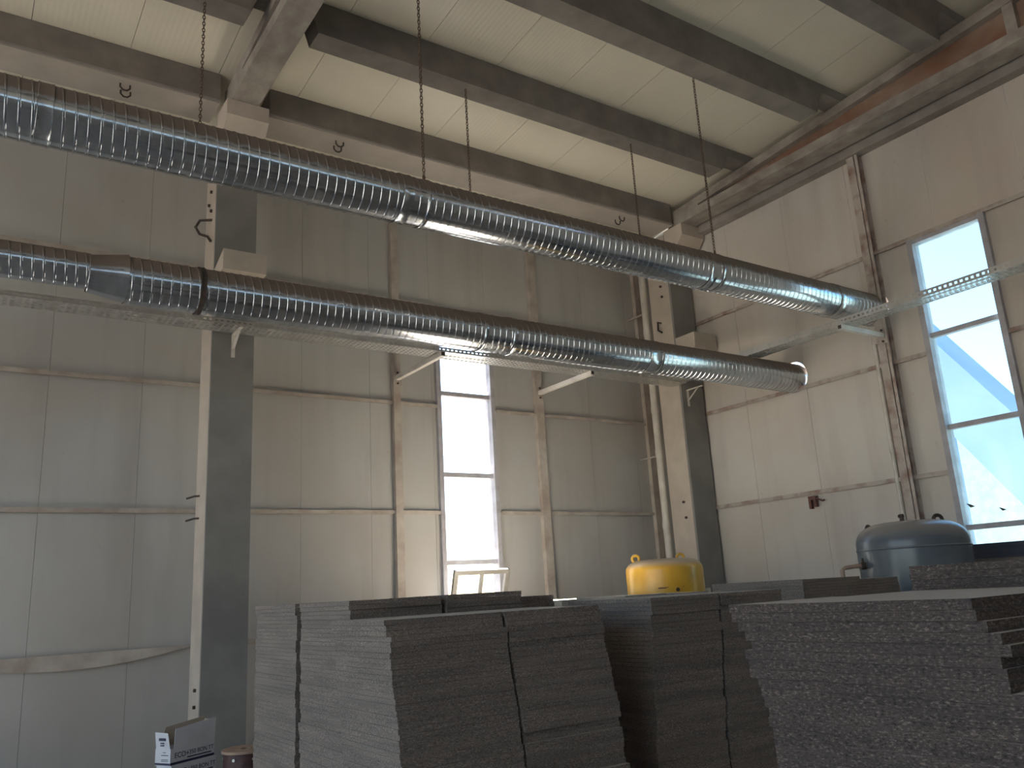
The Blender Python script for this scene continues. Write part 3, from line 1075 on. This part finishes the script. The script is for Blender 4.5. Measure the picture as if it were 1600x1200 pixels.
gc = Vector((7.80, 4.64, 0))
gt = empty('grey_tank', gc, 'blue-grey domed pressure tank in front of the right window', 'tank')
Local().lathe(dome_profile(0.51, E_ + 0.26, E_ + 0.47, 2.0), gc, 64).build('shell', 'tank_grey', gt, smooth=40)
Local().lathe([(0.512, E_ + 0.20), (0.516, E_ + 0.205), (0.516, E_ + 0.215), (0.512, E_ + 0.22)], gc, 64).build('weld_seam', 'tank_grey', gt, smooth=40)
for k in range(3):
    a = 2 * math.pi * k / 3 + 0.4
    p_ = gc + Vector((math.cos(a), math.sin(a), 0)) * 0.40
    Local().box(p_.x - 0.04, p_.x + 0.04, p_.y - 0.04, p_.y + 0.04, 0, 0.36).build('leg', 'tank_grey', gt)
lug(gt, gc + rt * 0.29 + Vector((0, 0, E_ + 0.42)), rt, 'black_iron')
lug(gt, gc - rt * 0.33 + view * 0.18 + Vector((0, 0, E_ + 0.36)), view, 'black_iron')
vt = gc - rt * 0.06 + Vector((0, 0, E_ + 0.47))
Local().tube([vt, vt + Vector((0, 0, 0.07))], 0.02, 10).tube([vt + Vector((0, 0, 0.05)) - rt * 0.03, vt + Vector((0, 0, 0.05)) + rt * 0.02], 0.016, 10).build('top_valve', 'black_iron', gt, smooth=50)
pv = gc - rt * 0.505 - view * 0.06 + Vector((0, 0, E_ + 0.07))
Local().tube([pv + rt * 0.03, pv - rt * 0.10], 0.022, 10).tube([pv - rt * 0.09, pv - rt * 0.20 - Vector((0, 0, 0.01)), pv - rt * 0.235 - Vector((0, 0, 0.03)), pv - rt * 0.24 - Vector((0, 0, 0.9))], 0.02, 10).build('inlet_pipe', 'copper_pipe', gt, smooth=50)
Local().tube([pv - rt * 0.01, pv - rt * 0.05], 0.036, 12).tube([pv - rt * 0.03 + Vector((0, 0, 0.0)), pv - rt * 0.03 + Vector((0, 0, 0.07))], 0.012, 8).build('valve', 'black_iron', gt, smooth=50)

# ------------------------------------------------------------------ stacks of chipboard
ONES = 'topmost second third fourth fifth sixth seventh eighth ninth tenth eleventh twelfth thirteenth fourteenth fifteenth sixteenth seventeenth eighteenth nineteenth twentieth'.split()


def ordinal(k):
    if k < 20:
        return ONES[k]
    tens = {2: 'twenty', 3: 'thirty', 4: 'forty', 5: 'fifty'}[(k + 1) // 10]
    u = (k + 1) % 10
    return tens[:-1] + 'ieth' if u == 0 else tens + '-' + ['first', 'second', 'third', 'fourth', 'fifth', 'sixth', 'seventh', 'eighth', 'ninth'][u - 1]


REST = MB()
REST2 = MB()
BOARD_MESH = {}


def stack(x0, x1, y0, y1, ztop, t, nvis, lab, lean=lambda k: (0.0, 0.0), mat='chipboard', jit=0.003, bund=0.010, seed=0, bx_=0.004, rest=None):
    rest = rest or REST
    rnd = random.Random(seed)
    wx, wy = x1 - x0, y1 - y0
    key = (round(wx, 3), round(wy, 3), t, mat)
    if key not in BOARD_MESH:
        BOARD_MESH[key] = MB().box(-wx / 2, wx / 2, -wy / 2, wy / 2, 0.0004, t - 0.0004).mesh('chipboard_panel', mat)
    z = E_ + ztop
    k = 0
    bx = by = 0.0
    left = 0
    while z - t > 0.10:
        z -= t
        if left == 0:
            left = rnd.randint(2, 6)
            bx, by = rnd.uniform(-bx_, bx_), rnd.uniform(-bund, bund)
        left -= 1
        dx, dy = lean(k)
        cx = (x0 + x1) / 2 + bx + dx + rnd.uniform(-jit, jit)
        cy = (y0 + y1) / 2 + by + dy + rnd.uniform(-jit, jit)
        rz = rnd.uniform(-0.004, 0.004)
        if k < nvis:
            o = bpy.data.objects.new('chipboard_panel', BOARD_MESH[key])
            COL.objects.link(o)
            o.location = (cx, cy, z)
            o.rotation_euler = (0, 0, rz)
            first_ = 'topmost chipboard panel of ' if k == 0 else '%s chipboard panel from the top of ' % ordinal(k)
            tag(o, first_ + lab, 'panel', 'chipboard panels in stacks')
        else:
            rest.box(cx - wx / 2, cx + wx / 2, cy - wy / 2, cy + wy / 2, z + 0.0004, z + t - 0.0004)
        k += 1
    rest.box(x0 + 0.03, x1 - 0.03, y0 + 0.03, y1 - 0.03, 0.0, z - 0.001)


def lean_a(k):
    s = min(k / 30, 1.3)
    return (0.015 * s + 0.012 * min(k / 3, 1), -0.085 * s)


def lean_e(k):
    return (0.0, 0.05 * min(k / 30, 1.2))


def lean_d(k):
    j = [0.05, 0.05, 0.035, 0.01, 0.0, 0.02, 0.02, 0.02]
    return (0.0, (j[k] if k < len(j) else 0.0) - 0.004 * k)


T = 0.0215
stack(1.64, 2.14, 4.59, 5.30, 0.012, T, 46, 'the leftmost stack, beside the column', seed=1, bund=0.016)
stack(1.64, 2.14, 3.85, 4.52, 0.010, T, 42, 'the stack just behind the front left stack', seed=2, bund=0.012)
stack(2.165, 2.63, 3.85, 4.52, 0.013, T, 6, 'the stack below the tilted window sash', seed=3)
stack(1.50, 2.06, 3.17, 3.74, -0.075, T, 33, 'the front left stack', lean_a, seed=4)
stack(2.076, 2.61, 3.17, 3.74, -0.075, T, 36, 'the front stack second from left', lean_a, seed=5)
stack(2.70, 3.02, 4.08, 4.60, -0.020, T, 3, 'the low stack left of the yellow tank', seed=6)
stack(3.05, 3.555, 3.28, 3.98, -0.062, T, 38, 'the stack in front of the yellow tank', lean_e, seed=7)
stack(3.577, 4.08, 3.28, 3.98, -0.062, T, 38, 'the dark stack beside the flecked stack', lean_e, seed=8)
stack(2.00, 2.50, 1.02, 1.76, -0.070, 0.026, 20, 'the flecked stack nearest the right edge', lean_d, 'chipboard_brown_dim', seed=9, bund=0.006)
stack(2.525, 2.99, 1.06, 1.80, -0.072, 0.026, 2, 'the narrow stack right of the flecked stack', mat='chipboard_brown_dim', seed=10)
stack(3.03, 3.60, 1.05, 1.82, 0.016, 0.026, 5, 'the brown stack before the grey tank', mat='chipboard_brown_dim', seed=11, bund=0.02)
stack(5.10, 5.78, 3.90, 4.76, -0.018, T, 7, 'the back stack left of the inlet pipe', seed=12)
stack(5.90, 6.45, 4.00, 4.60, -0.040, T, 4, 'the small back stack below the inlet pipe', seed=13)
stack(8.80, 9.60, 3.00, 5.15, 0.225, 0.03, 5, 'the dark blue stack under the right window', mat='dark_panel', seed=14)
WL = [(5.05, 5.55, 5.75, 6.45, -0.075, 'the white-topped stack left of the yellow tank'), (5.60, 6.10, 5.75, 6.45, -0.080, 'the white-topped stack nearest the yellow tank')]
for i, (a, b_, c, d, zt_, lab) in enumerate(WL):
    stack(a, b_, c, d, zt_, T, 2, lab, mat='bounce_laminate', seed=30 + i, rest=REST2)
for i, (a, c) in enumerate([(x_, y_) for y_ in (6.55, 7.32, 8.09) for x_ in (4.95, 5.48, 6.01)]):  # hidden stacks added so their pale tops throw sunlight onto the ceiling
    stack(a, a + 0.5, c, c + 0.72, -0.09 - 0.004 * (i % 3), T, 0, '', mat='bounce_laminate', seed=40 + i, rest=REST2)
ro = REST.build('stacked_chipboard', 'chipboard')
ro['kind'] = 'stuff'
ro2 = REST2.build('added_bounce_boards', 'bounce_laminate')
ro2['kind'] = 'stuff'
tag(ro2, 'added white-faced boards hidden under the far window, bouncing sunlight to the ceiling', 'panels')
tag(ro, 'lower chipboard panels of the stacks, hidden below the visible ones', 'panels')

# ------------------------------------------------------------------ cartons and wire reel
ang = math.radians(28)
ca, sa = math.cos(ang), math.sin(ang)


def text_mesh(body, size):
    cu = bpy.data.curves.new('text', 'FONT')
    cu.body = body
    cu.size = size
    cu.extrude = 0.0004
    cu.align_x = 'LEFT'
    to = bpy.data.objects.new('text', cu)
    COL.objects.link(to)
    dg = bpy.context.evaluated_depsgraph_get()
    dg.update()
    me = bpy.data.meshes.new_from_object(to.evaluated_get(dg))
    bpy.data.objects.remove(to)
    me.materials.clear()
    me.materials.append(MATS['ink_blue'])
    return me


BL, BW, BH = 0.40, 0.15, 0.11
base = Vector((1.58, 6.71, 0))


def carton(z, k, lab, open_=False, dx=0.0, da=0.0):
    o = empty('printed_carton', (base.x + dx, base.y, z), lab, 'box', 'stacked printed cartons')
    o.rotation_euler = (0, 0, ang + da)

    def part(mb, name, mat, par=o):
        me = mb.mesh(name, mat)
        p_ = bpy.data.objects.new(name, me)
        COL.objects.link(p_)
        p_.parent = par
        return p_
    h = BH
    if not open_:
        part(MB().box(-BL / 2, BL / 2, -BW / 2, BW / 2, 0.0005, h - 0.0005), 'box_body', 'carton_white')
    else:
        w_ = 0.004
        b = MB().box(-BL / 2, BL / 2, -BW / 2, -BW / 2 + w_, 0.0005, h).box(-BL / 2, BL / 2, BW / 2 - w_, BW / 2, 0.0005, h)
        b.box(-BL / 2, -BL / 2 + w_, -BW / 2 + w_, BW / 2 - w_, 0.0005, h).box(BL / 2 - w_, BL / 2, -BW / 2 + w_, BW / 2 - w_, 0.0005, h).box(-BL / 2 + w_, BL / 2 - w_, -BW / 2 + w_, BW / 2 - w_, 0.0005, 0.004)
        part(b, 'box_body', 'carton_white')
        def flap(p, q, dp, dq, name, mat, th):
            # a leaf standing on the edge p-q, its upper corners offset by dp and dq
            p, q, dp, dq, th = Vector(p), Vector(q), Vector(dp), Vector(dq), Vector(th)
            return part(MB().hexa([p, q, q + th, p + th, p + dp, q + dq, q + dq + th, p + dp + th]), name, mat)
        flap((-BL / 2 + 0.03, -BW / 2, h), (BL / 2, -BW / 2, h), (0.02, 0.012, 0.125), (0.012, 0.004, 0.155), 'long_flap', 'carton_white', (0, 0.004, 0))
        flap((-BL / 2 + 0.03, BW / 2 - 0.004, h), (BL / 2, BW / 2 - 0.004, h), (0.02, -0.03, 0.135), (0.0, -0.045, 0.165), 'long_flap', 'carton_inside', (0, 0.004, 0))
        flap((BL / 2 - 0.004, -BW / 2 + 0.006, h), (BL / 2 - 0.004, BW / 2 - 0.006, h), (0.02, 0.0, 0.14), (0.02, 0.0, 0.14), 'end_flap', 'carton_inside', (0.004, 0, 0))
        fl = MB()
        fl.hexa([(-BL / 2, -BW / 2 + 0.006, h), (-BL / 2 + 0.003, -BW / 2 + 0.006, h), (-BL / 2 + 0.003, BW / 2 - 0.006, h), (-BL / 2, BW / 2 - 0.006, h),
                 (-BL / 2 - 0.01, -BW / 2 + 0.022, h + 0.105), (-BL / 2 - 0.007, -BW / 2 + 0.022, h + 0.105), (-BL / 2 - 0.007, BW / 2 - 0.002, h + 0.11), (-BL / 2 - 0.01, BW / 2 - 0.002, h + 0.11)])
        ef = part(fl, 'end_flap', 'carton_white')
        for (yy, zz, l_, hh) in ((-0.03, 0.055, 0.06, 0.017), (-0.015, 0.035, 0.03, 0.007), (-0.015, 0.02, 0.03, 0.007)):
            part(MB().box(-BL / 2 - 0.0135, -BL / 2 - 0.005, yy, yy + l_, h + zz, h + zz + hh), 'print_mark', 'ink_blue', ef)
    for (body, size, u, zz) in (('ECO+', 0.05, -BL / 2 + 0.035, 0.045), ('350 BON TT', 0.042, -BL / 2 + 0.165, 0.05)):
        me = text_mesh(body, size)
        p_ = bpy.data.objects.new('lettering', me)
        COL.objects.link(p_)
        p_.parent = o
        p_.location = (u, -BW / 2 - 0.0006, zz)
        p_.rotation_euler = (math.pi / 2, 0, 0)
    part(MB().box(-BL / 2 + 0.15, BL / 2 - 0.03, -BW / 2 - 0.001, -BW / 2, 0.030, 0.038), 'print_mark', 'ink_blue')
    part(MB().box(-BL / 2 + 0.001, BL / 2 - 0.001, -BW / 2 - 0.0012, -BW / 2, 0.004, 0.020), 'print_band', 'ink_blue')
    part(MB().box(-BL / 2 - 0.0012, -BL / 2, -BW / 2 + 0.001, BW / 2 - 0.001, 0.004, 0.018), 'print_band', 'ink_blue')
    for (yy, zz, l_, hh) in ((-0.055, 0.028, 0.07, 0.004), (-0.055, 0.038, 0.07, 0.004), (-0.055, 0.066, 0.07, 0.005), (-0.03, 0.085, 0.03, 0.004)):
        part(MB().box(-BL / 2 - 0.001, -BL / 2, yy, yy + l_, zz, zz + hh), 'print_mark', 'ink_blue')
    return o


LABC = ['bottom carton of the white printed carton pile', 'second carton from the bottom of the white printed carton pile', 'third carton from the bottom of the white printed carton pile',
        'fourth carton from the bottom of the white printed carton pile', 'closed white printed carton directly under the open one', 'open white printed carton with raised flaps on top of the pile']
ZC0 = E_ - 1.03 - 5 * BH
pl_ = MB().box(base.x - 0.24, base.x + 0.24, base.y - 0.2, base.y + 0.2, 0.0, ZC0).build('timber_block', 'reel_card')
tag(pl_, 'low timber block under the carton pile', 'block')
for k in range(6):
    carton(ZC0 + k * BH, k, LABC[k], k == 5, 0.006 * (k % 2) + (0.02 if k == 4 else 0), 0.02 * (k % 3 - 1))

# wire reel beside the cartons
rc = Vector((1.93, 6.42, 0))
wr_ = empty('wire_reel', rc, 'dark wound wire reel with a cardboard flange beside the cartons', 'reel')
Local().lathe([(0.145, 0.02), (0.15, 0.04), (0.15, E_ - 1.0), (0.145, E_ - 0.985)], rc, 40).build('winding', 'reel_wound', wr_, smooth=40)
fl = Local()
n = 40
zt = E_ - 0.965
vs_ = []
for (r_, z_) in ((0.165, zt - 0.018), (0.165, zt), (0.035, zt), (0.035, zt - 0.018)):
    for k in range(n):
        a = 2 * math.pi * k / n
        vs_.append((rc.x + r_ * math.cos(a), rc.y + r_ * math.sin(a), z_))
fs_ = [(i * n + k, i * n + (k + 1) % n, ((i + 1) % 4) * n + (k + 1) % n, ((i + 1) % 4) * n + k) for i in range(4) for k in range(n)]
fl.add(vs_, fs_)
fl.build('flange', 'reel_card', wr_, smooth=30)
Local().lathe([(0.165, 0.0), (0.165, 0.02)], rc, 40).build('flange', 'reel_card', wr_, smooth=30)
for k in range(7):
    a = 2 * math.pi * k / 7 + 0.3
    c_ = rc + Vector((math.cos(a) * 0.151, math.sin(a) * 0.151, E_ - 1.02))
    Local().tube([c_, c_ + Vector((math.cos(a) * 0.006, math.sin(a) * 0.006, 0))], 0.011, 8).build('rivet', 'galvanised', wr_)

# dead leaves caught on the right window
for (y_, z_, s) in ((5.13, 0.70, 0.05), (4.78, 0.62, 0.04)):
    lf = MB()
    lf.add([(XW + 0.02, y_ - s, E_ + z_ - s * 0.3), (XW + 0.008, y_, E_ + z_ - s * 0.5), (XW + 0.02, y_ + s, E_ + z_ + s * 0.6), (XW + 0.012, y_, E_ + z_ + s * 0.3)], [(0, 1, 2, 3)])
    lf.add([(XW + 0.024, y_ - s, E_ + z_ - s * 0.3), (XW + 0.012, y_, E_ + z_ - s * 0.5), (XW + 0.024, y_ + s, E_ + z_ + s * 0.6), (XW + 0.016, y_, E_ + z_ + s * 0.3)], [(3, 2, 1, 0)])
    tag(lf.build('dry_leaf', 'leaf_dry'), 'dark dry leaf stuck on the right window, %s' % ('nearer the left jamb' if y_ > 5 else 'nearer the right side'), 'leaf')

# ------------------------------------------------------------------ outside the right window
cvx = 14.0
cv = empty('inclined_conveyor', (cvx, 6.0, 0), 'pale blue sloping conveyor tube seen through the right window', 'conveyor')
A = Vector((cvx, 7.9, E_ + 4.1))
B = Vector((cvx, 4.2, E_ - 1.2))
Local().bar(A, B, 0.9, 0.85, up=(1, 0, 0)).build('tube', 'conveyor_paint', cv)
for t_ in (0.15, 0.85):
    P_ = A.lerp(B, t_)
    Local().bar((cvx, P_.y, 0 - 0.06), (cvx, P_.y, P_.z), 0.15, 0.15, up=(1, 0, 0)).build('support', 'conveyor_paint', cv)
nb = MB().box(16.5, 26, 7.5, 13.0, -0.06, 4.2).build('outbuilding', 'outer_wall')
tag(nb, 'pale outbuilding behind the conveyor, seen through the right window', 'building')
